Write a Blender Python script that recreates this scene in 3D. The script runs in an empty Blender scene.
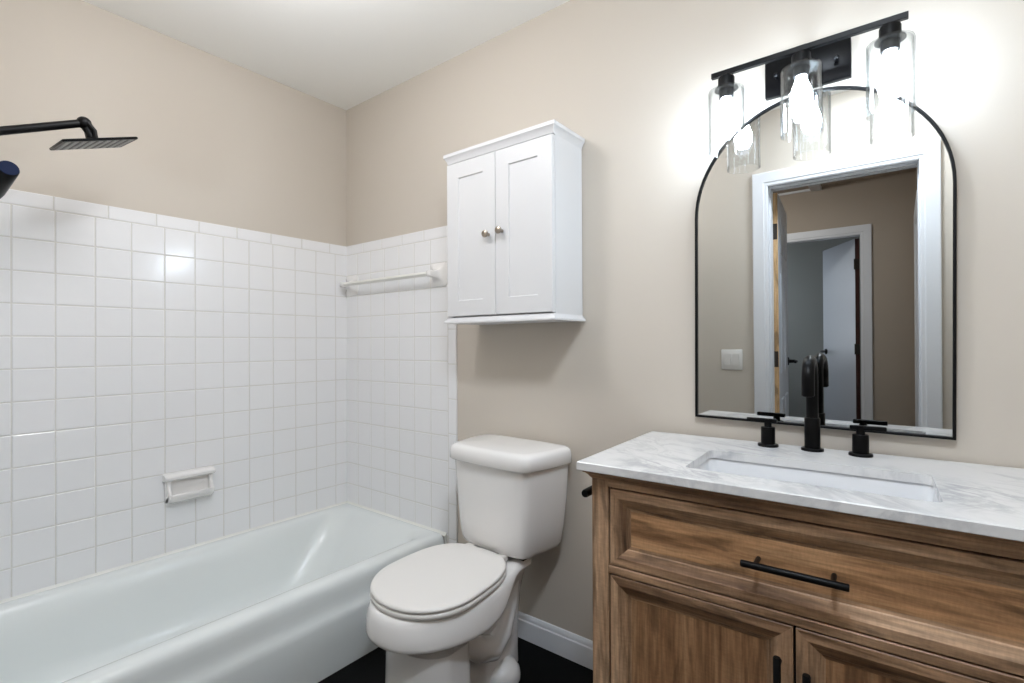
import bpy, bmesh, math, random
from math import sin, cos, pi, radians as R
from mathutils import Vector, Matrix
random.seed(7)
S = bpy.context.scene
COL = S.collection

# ------------------------------------------------------------------ camera
cam_d = bpy.data.cameras.new('camera')
cam = bpy.data.objects.new('camera', cam_d)
COL.objects.link(cam)
cam_d.sensor_fit = 'HORIZONTAL'
cam_d.sensor_width = 36.0
cam_d.lens = 501.4 / 1024 * 36.0
cam_d.clip_start = 0.02
YAW, PITCH, ROLL = 0.6598, 0.0038, -0.0047
_r = Vector((cos(YAW), sin(YAW), 0)); _f = Vector((-sin(YAW), cos(YAW), 0)); _u = Vector((0, 0, 1))
_F = _f * cos(PITCH) + _u * sin(PITCH)
_U1 = _u * cos(PITCH) - _f * sin(PITCH)
_R = _r * cos(ROLL) + _U1 * sin(ROLL)
_U = _U1 * cos(ROLL) - _r * sin(ROLL)
m = Matrix((_R, _U, -_F)).transposed().to_4x4()
m.translation = Vector((2.3337, -1.5728, 1.1451))
cam.matrix_world = m
S.camera = cam

# ------------------------------------------------------------------ world, exposure
w = bpy.data.worlds.new('world'); S.world = w; w.use_nodes = True
w.node_tree.nodes['Background'].inputs[0].default_value = (0.8, 0.88, 1.0, 1)
w.node_tree.nodes['Background'].inputs[1].default_value = 4.5
S.view_settings.view_transform = 'Standard'
S.view_settings.look = 'None'
S.view_settings.gamma = 1.0
S.view_settings.use_curve_mapping = False
S.view_settings.exposure = 0.03
S.cycles.max_bounces = 14
S.cycles.diffuse_bounces = 8
S.cycles.glossy_bounces = 6
S.cycles.transmission_bounces = 8
S.cycles.transparent_max_bounces = 16
S.cycles.caustics_reflective = False
S.cycles.caustics_refractive = False
S.cycles.sample_clamp_indirect = 6.0
BULB = 84.0        # bulb surface emission
HALL_FILL = 80.0         # dome of the added hall lamp
CEIL_FILL = 31.0        # globe of the added bathroom fill lamp
FAN_FILL = 165.0         # lens of the added fan-shaped fill light

# ------------------------------------------------------------------ materials
def lin(c):
    return tuple((x/255/12.92 if x/255 <= 0.04045 else ((x/255+0.055)/1.055)**2.4) for x in c) + (1.0,)

def new_mat(name):
    mt = bpy.data.materials.new(name); mt.use_nodes = True
    nt = mt.node_tree
    return mt, nt, nt.nodes['Principled BSDF']

def plain(name, rgb, rough=0.5, metal=0.0, spec=0.5, coat=0.0, bump=None, mottling=0.0):
    """rgb sRGB 0..255; bump = (scale, strength, distance); mottling = slight tone noise"""
    mt, nt, b = new_mat(name)
    b.inputs['Roughness'].default_value = rough
    b.inputs['Metallic'].default_value = metal
    b.inputs['Specular IOR Level'].default_value = spec
    b.inputs['Coat Weight'].default_value = coat
    b.inputs['Coat Roughness'].default_value = 0.05
    c = lin(rgb)
    tc = nt.nodes.new('ShaderNodeTexCoord')
    nz = nt.nodes.new('ShaderNodeTexNoise')
    nz.inputs['Scale'].default_value = 4.0 if not bump else bump[0]
    nz.inputs['Detail'].default_value = 4
    nt.links.new(tc.outputs['Object'], nz.inputs['Vector'])
    rp = nt.nodes.new('ShaderNodeMix'); rp.data_type = 'RGBA'
    k = 1 - mottling
    rp.inputs[6].default_value = (c[0]*k, c[1]*k, c[2]*k, 1)
    rp.inputs[7].default_value = c
    nt.links.new(nz.outputs['Fac'], rp.inputs[0])
    nt.links.new(rp.outputs[2], b.inputs['Base Color'])
    if bump:
        bp = nt.nodes.new('ShaderNodeBump')
        bp.inputs['Strength'].default_value = bump[1]
        bp.inputs['Distance'].default_value = bump[2]
        nt.links.new(nz.outputs['Fac'], bp.inputs['Height'])
        nt.links.new(bp.outputs['Normal'], b.inputs['Normal'])
    return mt

def emis(name, rgb, strength):
    mt = bpy.data.materials.new(name); mt.use_nodes = True
    nt = mt.node_tree; nt.nodes.clear()
    o = nt.nodes.new('ShaderNodeOutputMaterial'); e = nt.nodes.new('ShaderNodeEmission')
    e.inputs[0].default_value = rgb + (1,); e.inputs[1].default_value = strength
    nt.links.new(e.outputs[0], o.inputs[0])
    return mt

def clear_glass(name):
    mt = bpy.data.materials.new(name); mt.use_nodes = True
    nt = mt.node_tree; nt.nodes.clear()
    o = nt.nodes.new('ShaderNodeOutputMaterial')
    t = nt.nodes.new('ShaderNodeBsdfTransparent'); t.inputs[0].default_value = (0.96, 0.97, 0.97, 1)
    g = nt.nodes.new('ShaderNodeBsdfGlossy'); g.inputs['Roughness'].default_value = 0.03
    lw = nt.nodes.new('ShaderNodeLayerWeight'); lw.inputs[0].default_value = 0.30
    mx = nt.nodes.new('ShaderNodeMixShader')
    tc = nt.nodes.new('ShaderNodeTexCoord'); nz = nt.nodes.new('ShaderNodeTexNoise')
    nz.inputs['Scale'].default_value = 60; nt.links.new(tc.outputs['Object'], nz.inputs['Vector'])
    bp = nt.nodes.new('ShaderNodeBump'); bp.inputs['Strength'].default_value = 0.15; bp.inputs['Distance'].default_value = 0.002
    nt.links.new(nz.outputs['Fac'], bp.inputs['Height']); nt.links.new(bp.outputs['Normal'], g.inputs['Normal'])
    lw.inputs[0].default_value = 0.5
    gr = nt.nodes.new('ShaderNodeValToRGB'); e = gr.color_ramp.elements
    e[0].position = 0.30; e[0].color = (0.035, 0.035, 0.035, 1); e[1].position = 1.0; e[1].color = (0.30, 0.30, 0.30, 1)
    nt.links.new(lw.outputs['Facing'], gr.inputs[0]); nt.links.new(gr.outputs[0], mx.inputs[0])
    cr = nt.nodes.new('ShaderNodeValToRGB'); e = cr.color_ramp.elements
    e[0].position = 0.50; e[0].color = (0.97, 0.975, 0.975, 1); e[1].position = 1.0; e[1].color = (0.40, 0.43, 0.44, 1)
    nt.links.new(lw.outputs['Facing'], cr.inputs[0]); nt.links.new(cr.outputs[0], t.inputs[0])
    nt.links.new(t.outputs[0], mx.inputs[1]); nt.links.new(g.outputs[0], mx.inputs[2])
    nt.links.new(mx.outputs[0], o.inputs[0])
    return mt

def wood(name, axis, dark=(108, 80, 58), mid=(166, 132, 102), light=(196, 163, 132), seed=0.0):
    """oak with the grain running along object axis 'x', 'y' or 'z'"""
    mt, nt, b = new_mat(name)
    L = nt.links.new
    tc = nt.nodes.new('ShaderNodeTexCoord')
    mp = nt.nodes.new('ShaderNodeMapping')
    mp.inputs['Location'].default_value = (seed, seed*1.7, seed*0.6)
    s = [1.0, 1.0, 1.0]; s['xyz'.index(axis)] = 0.07
    mp.inputs['Scale'].default_value = s
    L(tc.outputs['Object'], mp.inputs['Vector'])
    n1 = nt.nodes.new('ShaderNodeTexNoise'); n1.inputs['Scale'].default_value = 22; n1.inputs['Detail'].default_value = 8
    n1.inputs['Roughness'].default_value = 0.65; n1.inputs['Distortion'].default_value = 0.5
    L(mp.outputs[0], n1.inputs['Vector'])
    n2 = nt.nodes.new('ShaderNodeTexNoise'); n2.inputs['Scale'].default_value = 160; n2.inputs['Detail'].default_value = 4
    L(mp.outputs[0], n2.inputs['Vector'])
    # cross-cut saw marks, faint, across the grain
    mp3 = nt.nodes.new('ShaderNodeMapping'); s3 = [0.3, 0.3, 0.3]; s3['xyz'.index(axis)] = 1.0
    mp3.inputs['Scale'].default_value = s3; L(tc.outputs['Object'], mp3.inputs['Vector'])
    n3 = nt.nodes.new('ShaderNodeTexNoise'); n3.inputs['Scale'].default_value = 230; n3.inputs['Detail'].default_value = 2
    L(mp3.outputs[0], n3.inputs['Vector'])
    # knots / dark streaks
    n4 = nt.nodes.new('ShaderNodeTexNoise'); n4.inputs['Scale'].default_value = 19; n4.inputs['Detail'].default_value = 6
    n4.inputs['Distortion'].default_value = 1.2
    mp4 = nt.nodes.new('ShaderNodeMapping'); s4 = [1.0, 1.0, 1.0]; s4['xyz'.index(axis)] = 0.22
    mp4.inputs['Scale'].default_value = s4; mp4.inputs['Location'].default_value = (seed*2, 3.1, seed)
    L(tc.outputs['Object'], mp4.inputs['Vector']); L(mp4.outputs[0], n4.inputs['Vector'])
    cr = nt.nodes.new('ShaderNodeValToRGB')
    e = cr.color_ramp.elements
    e[0].position = 0.34; e[0].color = lin(dark)
    e[1].position = 0.68; e[1].color = lin(light)
    k = cr.color_ramp.elements.new(0.50); k.color = lin(mid)
    L(n1.outputs['Fac'], cr.inputs[0])
    def mul(a, fac_node, lo, hi, p0, p1):
        mr = nt.nodes.new('ShaderNodeMapRange')
        mr.inputs['From Min'].default_value = p0; mr.inputs['From Max'].default_value = p1
        mr.inputs['To Min'].default_value = lo; mr.inputs['To Max'].default_value = hi
        L(fac_node.outputs['Fac'], mr.inputs['Value'])
        mx = nt.nodes.new('ShaderNodeMix'); mx.data_type = 'RGBA'; mx.blend_type = 'MULTIPLY'
        mx.inputs[0].default_value = 1.0
        L(a, mx.inputs[6]); L(mr.outputs[0], mx.inputs[7])
        return mx.outputs[2]
    c = mul(cr.outputs[0], n2, 0.66, 1.20, 0.32, 0.68)
    c = mul(c, n3, 0.90, 1.06, 0.3, 0.7)
    c = mul(c, n4, 0.58, 1.0, 0.36, 0.46)
    L(c, b.inputs['Base Color'])
    b.inputs['Roughness'].default_value = 0.48
    b.inputs['Specular IOR Level'].default_value = 0.35
    bp = nt.nodes.new('ShaderNodeBump'); bp.inputs['Strength'].default_value = 0.25; bp.inputs['Distance'].default_value = 0.001
    L(n2.outputs['Fac'], bp.inputs['Height']); L(bp.outputs['Normal'], b.inputs['Normal'])
    return mt

def marble(name):
    mt, nt, b = new_mat(name)
    L = nt.links.new
    tc = nt.nodes.new('ShaderNodeTexCoord')
    mp = nt.nodes.new('ShaderNodeMapping'); mp.inputs['Rotation'].default_value = (0.3, 0.2, 0.6)
    mp.inputs['Location'].default_value = (0.35, 0.1, 0.0)
    L(tc.outputs['Object'], mp.inputs['Vector'])
    def vein(scale, width, dist, loc):
        m2 = nt.nodes.new('ShaderNodeMapping'); m2.inputs['Location'].default_value = (loc, loc*0.7, 0)
        m2.inputs['Scale'].default_value = (1.0, 1.9, 1.0)
        L(mp.outputs[0], m2.inputs['Vector'])
        n = nt.nodes.new('ShaderNodeTexNoise'); n.inputs['Scale'].default_value = scale; n.inputs['Detail'].default_value = 7
        n.inputs['Roughness'].default_value = 0.6; n.inputs['Distortion'].default_value = dist
        L(m2.outputs[0], n.inputs['Vector'])
        a = nt.nodes.new('ShaderNodeMath'); a.operation = 'SUBTRACT'; a.inputs[1].default_value = 0.5
        L(n.outputs['Fac'], a.inputs[0])
        a2 = nt.nodes.new('ShaderNodeMath'); a2.operation = 'ABSOLUTE'; L(a.outputs[0], a2.inputs[0])
        r = nt.nodes.new('ShaderNodeMapRange'); r.inputs['From Min'].default_value = 0.0; r.inputs['From Max'].default_value = width
        r.inputs['To Min'].default_value = 1.0; r.inputs['To Max'].default_value = 0.0
        L(a2.outputs[0], r.inputs['Value'])
        return r.outputs[0]
    v1 = vein(3.2, 0.05, 0.8, 0.0)
    v2 = vein(7.0, 0.06, 1.0, 4.2)
    cl = nt.nodes.new('ShaderNodeTexNoise'); cl.inputs['Scale'].default_value = 5.0; cl.inputs['Detail'].default_value = 5
    L(mp.outputs[0], cl.inputs['Vector'])
    mk = nt.nodes.new('ShaderNodeMapRange'); mk.inputs['From Min'].default_value = 0.42; mk.inputs['From Max'].default_value = 0.62
    L(cl.outputs['Fac'], mk.inputs['Value'])
    def mixc(fac, k, a, colr):
        f = nt.nodes.new('ShaderNodeMath'); f.operation = 'MULTIPLY'; f.inputs[1].default_value = k
        L(fac, f.inputs[0])
        f2 = nt.nodes.new('ShaderNodeMath'); f2.operation = 'MULTIPLY'
        L(f.outputs[0], f2.inputs[0]); L(mk.outputs[0], f2.inputs[1])
        mx = nt.nodes.new('ShaderNodeMix'); mx.data_type = 'RGBA'
        L(f2.outputs[0], mx.inputs[0])
        if isinstance(a, tuple): mx.inputs[6].default_value = a
        else: L(a, mx.inputs[6])
        mx.inputs[7].default_value = colr
        return mx.outputs[2]
    c = mixc(v1, 0.62, lin((214, 213, 212)), lin((158, 159, 163)))
    c = mixc(v2, 0.42, c, lin((172, 173, 176)))
    L(c, b.inputs['Base Color'])
    b.inputs['Roughness'].default_value = 0.22
    return mt

M = {}
M['wall'] = plain('greige wall paint', (197, 189, 178), 0.65, spec=0.25, bump=(260, 0.06, 0.0006), mottling=0.02)
M['ceiling'] = plain('white ceiling paint', (240, 240, 237), 0.8, spec=0.2, bump=(180, 0.08, 0.0008))
M['floor'] = plain('near black vinyl floor', (3, 3, 3), 0.55, spec=0.12, bump=(30, 0.1, 0.002), mottling=0.5)
M['tile'] = plain('white glazed tile', (231, 231, 232), 0.16, spec=0.5, bump=(14, 0.10, 0.004), mottling=0.01)
M['grout'] = plain('pale grey grout', (216, 214, 209), 0.9, spec=0.1, bump=(400, 0.2, 0.0005), mottling=0.1)
M['trim'] = plain('white trim paint', (222, 224, 228), 0.35, bump=(60, 0.04, 0.0005), mottling=0.02)
M['tub'] = plain('pale green white enamel', (222, 226, 225), 0.24, spec=0.5, coat=0.15, bump=(5, 0.05, 0.004), mottling=0.02)
M['caulk'] = plain('white caulk', (226, 226, 220), 0.5, mottling=0.04)
M['china'] = plain('white vitreous china', (231, 229, 227), 0.12, coat=0.3, bump=(6, 0.03, 0.003), mottling=0.01)
M['seat'] = plain('white toilet seat plastic', (222, 219, 215), 0.28, mottling=0.01)
M['basin'] = plain('white basin ceramic', (219, 220, 222), 0.10, coat=0.4, mottling=0.01)
M['cabinet'] = plain('white cabinet laminate', (214, 214, 215), 0.42, bump=(90, 0.03, 0.0004), mottling=0.01)
M['gap'] = plain('dark gap shade and gasket', (24, 20, 17), 0.9, spec=0.1, mottling=0.2)  # dark tone stands in for shade behind the vanity fronts; gasket shares it
M['nickel'] = plain('brushed nickel', (172, 162, 150), 0.32, metal=1.0, mottling=0.08)
M['black'] = plain('matte black metal', (6, 6, 7), 0.45, spec=0.2, bump=(300, 0.05, 0.0003), mottling=0.2)
M['black_gloss'] = plain('satin black metal', (4, 4, 5), 0.32, spec=0.14, mottling=0.2)
M['steel'] = plain('grey nozzle face', (176, 176, 174), 0.5, metal=0.0, mottling=0.1)
M['navy'] = plain('dark navy cap', (14, 26, 56), 0.55, spec=0.08, mottling=0.2)
M['switch'] = plain('white switch plastic', (224, 222, 218), 0.35, mottling=0.01)
M['wood_x'] = wood('brown oak grain along width', 'x', seed=1.3)
M['wood_z'] = wood('brown oak upright grain', 'z', seed=4.1)
M['wood_y'] = wood('brown oak grain along depth', 'y', seed=2.2)
M['marble'] = marble('white marble with grey veins')
M['bare_pine'] = wood('bare pine edge', 'z', (176, 134, 90), (206, 168, 120), (220, 186, 142), seed=7.7)
M['dark_edge'] = wood('dark brown door edge', 'z', (46, 24, 20), (66, 36, 30), (84, 50, 42), seed=3.7)
M['door'] = plain('pale blue grey door paint', (186, 192, 200), 0.35, mottling=0.02, bump=(60, 0.03, 0.0005))
M['hinge'] = plain('aged bronze hinge', (74, 68, 62), 0.4, metal=0.8, mottling=0.2)
M['hallwall'] = plain('taupe hall wall paint', (176, 164, 150), 0.7, spec=0.2, bump=(200, 0.05, 0.0006), mottling=0.02)
M['farroom'] = plain('grey far room paint', (168, 170, 166), 0.7, spec=0.2, mottling=0.03)
M['glass'] = clear_glass('clear shade glass')
M['bulb'] = emis('glowing bulb', (0.86, 1.0, 1.17), BULB)
M['hall_fill'] = emis('glowing added hall lamp dome', (1.0, 1.0, 1.0), HALL_FILL)
M['fan_fill'] = emis('glowing added fill light lens', (0.90, 1.0, 1.12), FAN_FILL)
M['ceil_fill'] = emis('glowing added fill lamp globe', (1.0, 1.0, 1.03), CEIL_FILL)
mt, nt, b = new_mat('mirror silvering')
b.inputs['Metallic'].default_value = 1.0; b.inputs['Roughness'].default_value = 0.0
b.inputs['Base Color'].default_value = (0.63, 0.64, 0.632, 1)
M['mirror'] = mt

# ------------------------------------------------------------------ mesh helpers
def finish(name, bm, mats, parent=None, angle=35, smooth=True):
    bmesh.ops.recalc_face_normals(bm, faces=bm.faces)
    me = bpy.data.meshes.new(name); bm.to_mesh(me); bm.free()
    if not isinstance(mats, (list, tuple)): mats = [mats]
    for x in mats: me.materials.append(M[x])
    if smooth:
        me.polygons.foreach_set('use_smooth', [True]*len(me.polygons))
        me.set_sharp_from_angle(angle=R(angle))
    o = bpy.data.objects.new(name, me); COL.objects.link(o)
    if parent is not None: o.parent = parent
    return o

def tag(o, label=None, cat=None, group=None, kind=None):
    if label: o['label'] = label
    if cat: o['category'] = cat
    if group: o['group'] = group
    if kind: o['kind'] = kind
    return o

def empty(name, loc, rz, label, cat, group=None):
    o = bpy.data.objects.new(name, None); COL.objects.link(o)
    o.location = loc; o.rotation_euler = (0, 0, rz); o.empty_display_size = 0.05
    return tag(o, label, cat, group)

def merge(bm, other, mat_index=None):
    """append bmesh other into bm"""
    me = bpy.data.meshes.new('tmp'); 
    if mat_index is not None:
        for f in other.faces: f.material_index = mat_index
    other.to_mesh(me); other.free(); bm.from_mesh(me); bpy.data.meshes.remove(me)

def box(bm, x0, x1, y0, y1, z0, z1, bev=0.0, seg=2, mi=0, mat=None):
    t = bmesh.new()
    bmesh.ops.create_cube(t, size=1.0)
    for v in t.verts:
        v.co = Vector(((x0+x1)/2 + v.co.x*(x1-x0), (y0+y1)/2 + v.co.y*(y1-y0), (z0+z1)/2 + v.co.z*(z1-z0)))
    if bev > 0:
        bmesh.ops.bevel(t, geom=t.edges[:], offset=bev, segments=seg, profile=0.5, affect='EDGES')
    if mat is not None: t.transform(mat)
    merge(bm, t, mi)

def ring_faces(bm, rings, closed=True):
    n = len(rings[0])
    for a, c in zip(rings, rings[1:]):
        for i in range(n if closed else n-1):
            j = (i+1) % n
            try: bm.faces.new((a[i], a[j], c[j], c[i]))
            except ValueError: pass

def loft(bm, secs, cap0=True, cap1=True, mi=0, mat=None):
    """secs: list of point loops (same count)"""
    t = bmesh.new()
    rings = [[t.verts.new(p) for p in s] for s in secs]
    ring_faces(t, rings)
    caps = []
    if cap0: caps.append(t.faces.new(rings[0]))
    if cap1: caps.append(t.faces.new(rings[-1]))
    big = [f for f in caps if len(f.verts) > 4]
    if big: bmesh.ops.triangulate(t, faces=big, ngon_method='EAR_CLIP')
    if mat is not None: t.transform(mat)
    merge(bm, t, mi)

def lathe(bm, prof, centre=(0, 0, 0), seg=32, axis='z', cap0=True, cap1=True, mi=0, mat=None):
    """prof: (radius, height) pairs along the axis"""
    secs = []
    for r, h in prof:
        r = max(r, 1e-5)
        s = []
        for i in range(seg):
            a = 2*pi*i/seg
            if axis == 'z': p = (r*cos(a), r*sin(a), h)
            elif axis == 'y': p = (r*cos(a), h, r*sin(a))
            else: p = (h, r*cos(a), r*sin(a))
            s.append((p[0]+centre[0], p[1]+centre[1], p[2]+centre[2]))
        secs.append(s)
    loft(bm, secs, cap0, cap1, mi, mat)

def frame_along(pts):
    pts = [Vector(p) for p in pts]
    out = []; up = None
    for i, p in enumerate(pts):
        d = (pts[min(i+1, len(pts)-1)] - pts[max(i-1, 0)]).normalized()
        if up is None:
            up = Vector((0, 0, 1)) if abs(d.z) < 0.9 else Vector((0, 1, 0))
        x = d.cross(up).normalized(); up = x.cross(d).normalized()
        out.append((p, x, up))
    return out

def tube(bm, pts, r, seg=16, mi=0, sx=1.0):
    rr = r if isinstance(r, (list, tuple)) else [r]*len(pts)
    secs = []
    for (p, x, u), q in zip(frame_along(pts), rr):
        secs.append([tuple(p + x*(q*sx*cos(2*pi*k/seg)) + u*(q*sin(2*pi*k/seg))) for k in range(seg)])
    loft(bm, secs, mi=mi)

def rrect(x0, x1, y0, y1, r, z, n=6):
    """rounded rectangle loop, counter clockwise from the bottom-left arc"""
    out = []
    for cx, cy, a0 in ((x0+r, y0+r, pi), (x1-r, y0+r, 1.5*pi), (x1-r, y1-r, 0), (x0+r, y1-r, 0.5*pi)):
        for k in range(n+1):
            a = a0 + 0.5*pi*k/n
            out.append((cx + r*cos(a), cy + r*sin(a), z))
    return out

def sweep(bm, path, prof, mi=0):
    """prof = (out, z) pairs swept along a horizontal polyline; 'out' is to the right of travel"""
    secs = []
    P = [Vector((p[0], p[1], 0)) for p in path]
    for i, p in enumerate(P):
        d0 = (p - P[i-1]).normalized() if i > 0 else None
        d1 = (P[i+1] - p).normalized() if i < len(P)-1 else None
        if d0 is None: d0 = d1
        if d1 is None: d1 = d0
        n0 = Vector((d0.y, -d0.x, 0)); n1 = Vector((d1.y, -d1.x, 0))
        n = (n0 + n1); n = n / max(n.dot(n0), 1e-6) if n.length > 1e-6 else n0
        secs.append([tuple(p + n*o + Vector((0, 0, z))) for o, z in prof])
    loft(bm, secs, mi=mi)

# ------------------------------------------------------------------ ROOM SHELL
ZC = 2.3935      # ceiling height
XR = 2.72        # right wall
YF = -1.53       # front wall (with the doorway), opposite the mirror
WT = 0.12        # its thickness
DX0, DX1, DZ = 1.752, 2.412, 1.985   # doorway opening
HY = -3.56       # far hall wall
HX0, HX1, HZ = 0.6, 2.435, 2.43

def slab(name, b, mat):
    bm = bmesh.new(); box(bm, *b)
    return tag(finish(name, bm, mat, smooth=False), kind='structure')

slab('floor', (-0.1, XR+0.1, -5.6, 0.1, -0.1, 0.0), 'floor')
slab('ceiling', (-0.1, XR+0.1, YF-WT, 0.1, ZC, ZC+0.1), 'ceiling')
slab('wall_back', (-0.1, XR+0.1, 0.0, 0.1, 0.0, ZC), 'wall')
slab('wall_left', (-0.1, 0.0, YF-WT, 0.0, 0.0, ZC), 'wall')
slab('wall_right', (XR, XR+0.1, YF-WT, 0.0, 0.0, ZC), 'wall')
bm = bmesh.new()
box(bm, 0.0, DX0-0.018, YF-WT, YF, 0.0, ZC)
box(bm, DX1+0.018, XR, YF-WT, YF, 0.0, ZC)
box(bm, DX0-0.018, DX1+0.018, YF-WT, YF, DZ+0.018, ZC)
tag(finish('wall_front', bm, 'wall', smooth=False), kind='structure')

# tiled surround: every tile a glazed pillow over a grout bed, one mesh per wall
P = 0.1095
ZR = 0.301
def tile_wall(name, cells, to_world, bed):
    bm = bmesh.new()
    for (u0, u1, v0, v1) in cells:
        g = 0.0009
        a0, a1, b0, b1 = u0+g, u1-g, v0+g, v1-g
        e = 0.0028
        tl = [random.uniform(-0.00035, 0.00035) for _ in range(4)]
        lo = [bm.verts.new(to_world(x, y, 0.0042)) for x, y in ((a0, b0), (a1, b0), (a1, b1), (a0, b1))]
        md = [bm.verts.new(to_world(x, y, 0.0066)) for x, y in ((a0+e*.35, b0+e*.35), (a1-e*.35, b0+e*.35), (a1-e*.35, b1-e*.35), (a0+e*.35, b1-e*.35))]
        hi = [bm.verts.new(to_world(x, y, 0.0078 + t)) for (x, y), t in zip(((a0+e, b0+e), (a1-e, b0+e), (a1-e, b1-e), (a0+e, b1-e)), tl)]
        bk = [bm.verts.new(to_world(x, y, 0.0)) for x, y in ((a0, b0), (a1, b0), (a1, b1), (a0, b1))]
        for A, B in ((bk, lo), (lo, md), (md, hi)):
            for i in range(4):
                bm.faces.new((A[i], A[(i+1) % 4], B[(i+1) % 4], B[i]))
        bm.faces.new(hi)
    n = len(bm.faces)
    for (u0, u1, v0, v1) in bed:
        t = bmesh.new()
        vs = [[t.verts.new(to_world(x, y, d)) for x, y in ((u0, v0), (u1, v0), (u1, v1), (u0, v1))] for d in (0.0, 0.0064)]
        ring_faces(t, vs); t.faces.new(vs[0]); t.faces.new(vs[1])
        merge(bm, t, 1)
    return tag(finish(name, bm, ['tile', 'grout'], angle=12), kind='structure')

ZT = ZR + 12*P           # top of full tiles
ZTT = ZT + 0.0508        # top of bullnose
ycols = [0.0] + [-1.2775 + 11*P - k*P for k in range(0, 14)] + [YF]
ycols = sorted(set(round(y, 5) for y in ycols if y >= YF))
cells = []
for a, c in zip(ycols, ycols[1:]):
    if c - a < 0.004: continue
    for k in range(12): cells.append((a, c, ZR + k*P, ZR + (k+1)*P))
yy = 0.0
ts = [0.0]
y = -0.105
while y > YF: ts.append(y); y -= 0.1525
ts.append(YF); ts = sorted(ts)
for a, c in zip(ts, ts[1:]): cells.append((a, c, ZT, ZTT))
tile_wall('wall_left_tile', cells, lambda u, v, d: (d, u, v), [(YF, 0.0, ZR-0.05, ZTT-0.001)])

XT = 0.762
xc = [0.0] + [XT - k*P for k in range(0, 7)]
xc = sorted(x for x in xc if x >= 0)
cells = []
for a, c in zip(xc, xc[1:]):
    if c - a < 0.02: continue
    for k in range(12): cells.append((a, c, ZR + k*P, ZR + (k+1)*P))
ts = [0.0, 0.1525, 0.305, 0.4575, 0.61, XT]
for a, c in zip(ts, ts[1:]): cells.append((a, c, ZT, ZTT))
z = ZTT
while z > 0.0:
    z1 = max(z - 0.1525, 0.0); cells.append((XT, XT+0.0508, z1, z)); z = z1
tile_wall('wall_back_tile', cells, lambda u, v, d: (u, -d, v), [(0.0, XT+0.0495, ZR-0.05, ZTT-0.001), (XT, XT+0.0495, 0.0, ZR-0.05)])
# tiled end wall behind the shower (out of view to the left)
cells = []
for a, c in zip(xc, xc[1:]):
    if c - a < 0.02: continue
    for k in range(12): cells.append((a, c, ZR + k*P, ZR + (k+1)*P))
tile_wall('wall_front_tile', cells, lambda u, v, d: (u, YF + d, v), [(0.0, XT, ZR-0.05, ZT)])

# corner caulk line where paint meets paint is clean; baseboards
BB = [(0, 0), (0.013, 0), (0.013, 0.066), (0.0125, 0.070), (0.009, 0.074), (0.009, 0.079), (0.0065, 0.088), (0.003, 0.093), (0, 0.094)]
def baseboard(name, path):
    bm = bmesh.new(); sweep(bm, path, BB)
    return tag(finish(name, bm, 'trim', angle=25), kind='structure')
baseboard('baseboard_back', [(XT+0.0515, 0.0), (XR, 0.0)])
baseboard('baseboard_right', [(XR, -0.014), (XR, YF)])
baseboard('baseboard_front', [(DX0-0.09, YF), (0.79, YF)])

# doorway casings (trim) -------------------------------------------------
CAS = [(0, 0.0), (0.0, 0.009), (0.006, 0.013), (0.018, 0.013), (0.023, 0.0165), (0.066, 0.019), (0.074, 0.019), (0.078, 0.016), (0.078, 0)]
def casing(bm, x0, x1, zt, yface, sgn):
    """casing round an opening x0..x1, top zt, on a wall face at y=yface facing sgn*y"""
    loops = []
    for px_, pz_, dx, dz in ((x0, 0.0, -1, 0), (x0, zt, -1, 1), (x1, zt, 1, 1), (x1, 0.0, 1, 0)):
        loops.append([(px_ + dx*(o - 0.006), yface + sgn*h, pz_ + dz*(o - 0.006)) for o, h in CAS])
    loft(bm, loops)
bm = bmesh.new()
casing(bm, DX0, DX1, DZ, YF, 1)
casing(bm, DX0, DX1, DZ, YF-WT, -1)
# jamb boards and stop
for xa, xb in ((DX0-0.018, DX0), (DX1, DX1+0.018)):
    box(bm, xa, xb, YF-WT-0.001, YF+0.001, 0, DZ)
box(bm, DX0-0.018, DX1+0.018, YF-WT-0.001, YF+0.001, DZ, DZ+0.018)
box(bm, DX0, DX0+0.011, YF-0.075, YF-0.045, 0, DZ)
box(bm, DX1-0.011, DX1, YF-0.075, YF-0.045, 0, DZ)
box(bm, DX0+0.011, DX1-0.011, YF-0.075, YF-0.045, DZ-0.011, DZ)
tag(finish('trim_1', bm, 'trim', angle=25), kind='structure')

# hall beyond the doorway -------------------------------------------------
slab('ceiling_hall', (HX0-0.1, HX1+0.1, -5.6, YF-WT, HZ, HZ+0.1), 'hallwall')
slab('wall_hall_left', (HX0-0.1, HX0, HY, YF-WT, 0, HZ), 'hallwall')
FX0, FX1, FZ = 1.40, 2.075, 1.985
bm = bmesh.new()
box(bm, HX0-0.1, FX0-0.018, HY-0.11, HY, 0, HZ)
box(bm, FX1+0.018, HX1+0.1, HY-0.11, HY, 0, HZ)
box(bm, FX0-0.018, FX1+0.018, HY-0.11, HY, FZ+0.018, HZ)
tag(finish('wall_hall_back', bm, 'hallwall', smooth=False), kind='structure')
RY0, RY1, RZ = -3.36, -2.6, 1.985
bm = bmesh.new()
box(bm, HX1, HX1+0.1, HY, RY0-0.018, 0, HZ)
box(bm, HX1, HX1+0.1, RY1+0.018, YF-WT, 0, HZ)
box(bm, HX1, HX1+0.1, RY0-0.018, RY1+0.018, RZ+0.018, HZ)
tag(finish('wall_hall_right', bm, 'hallwall', smooth=False), kind='structure')
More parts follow.
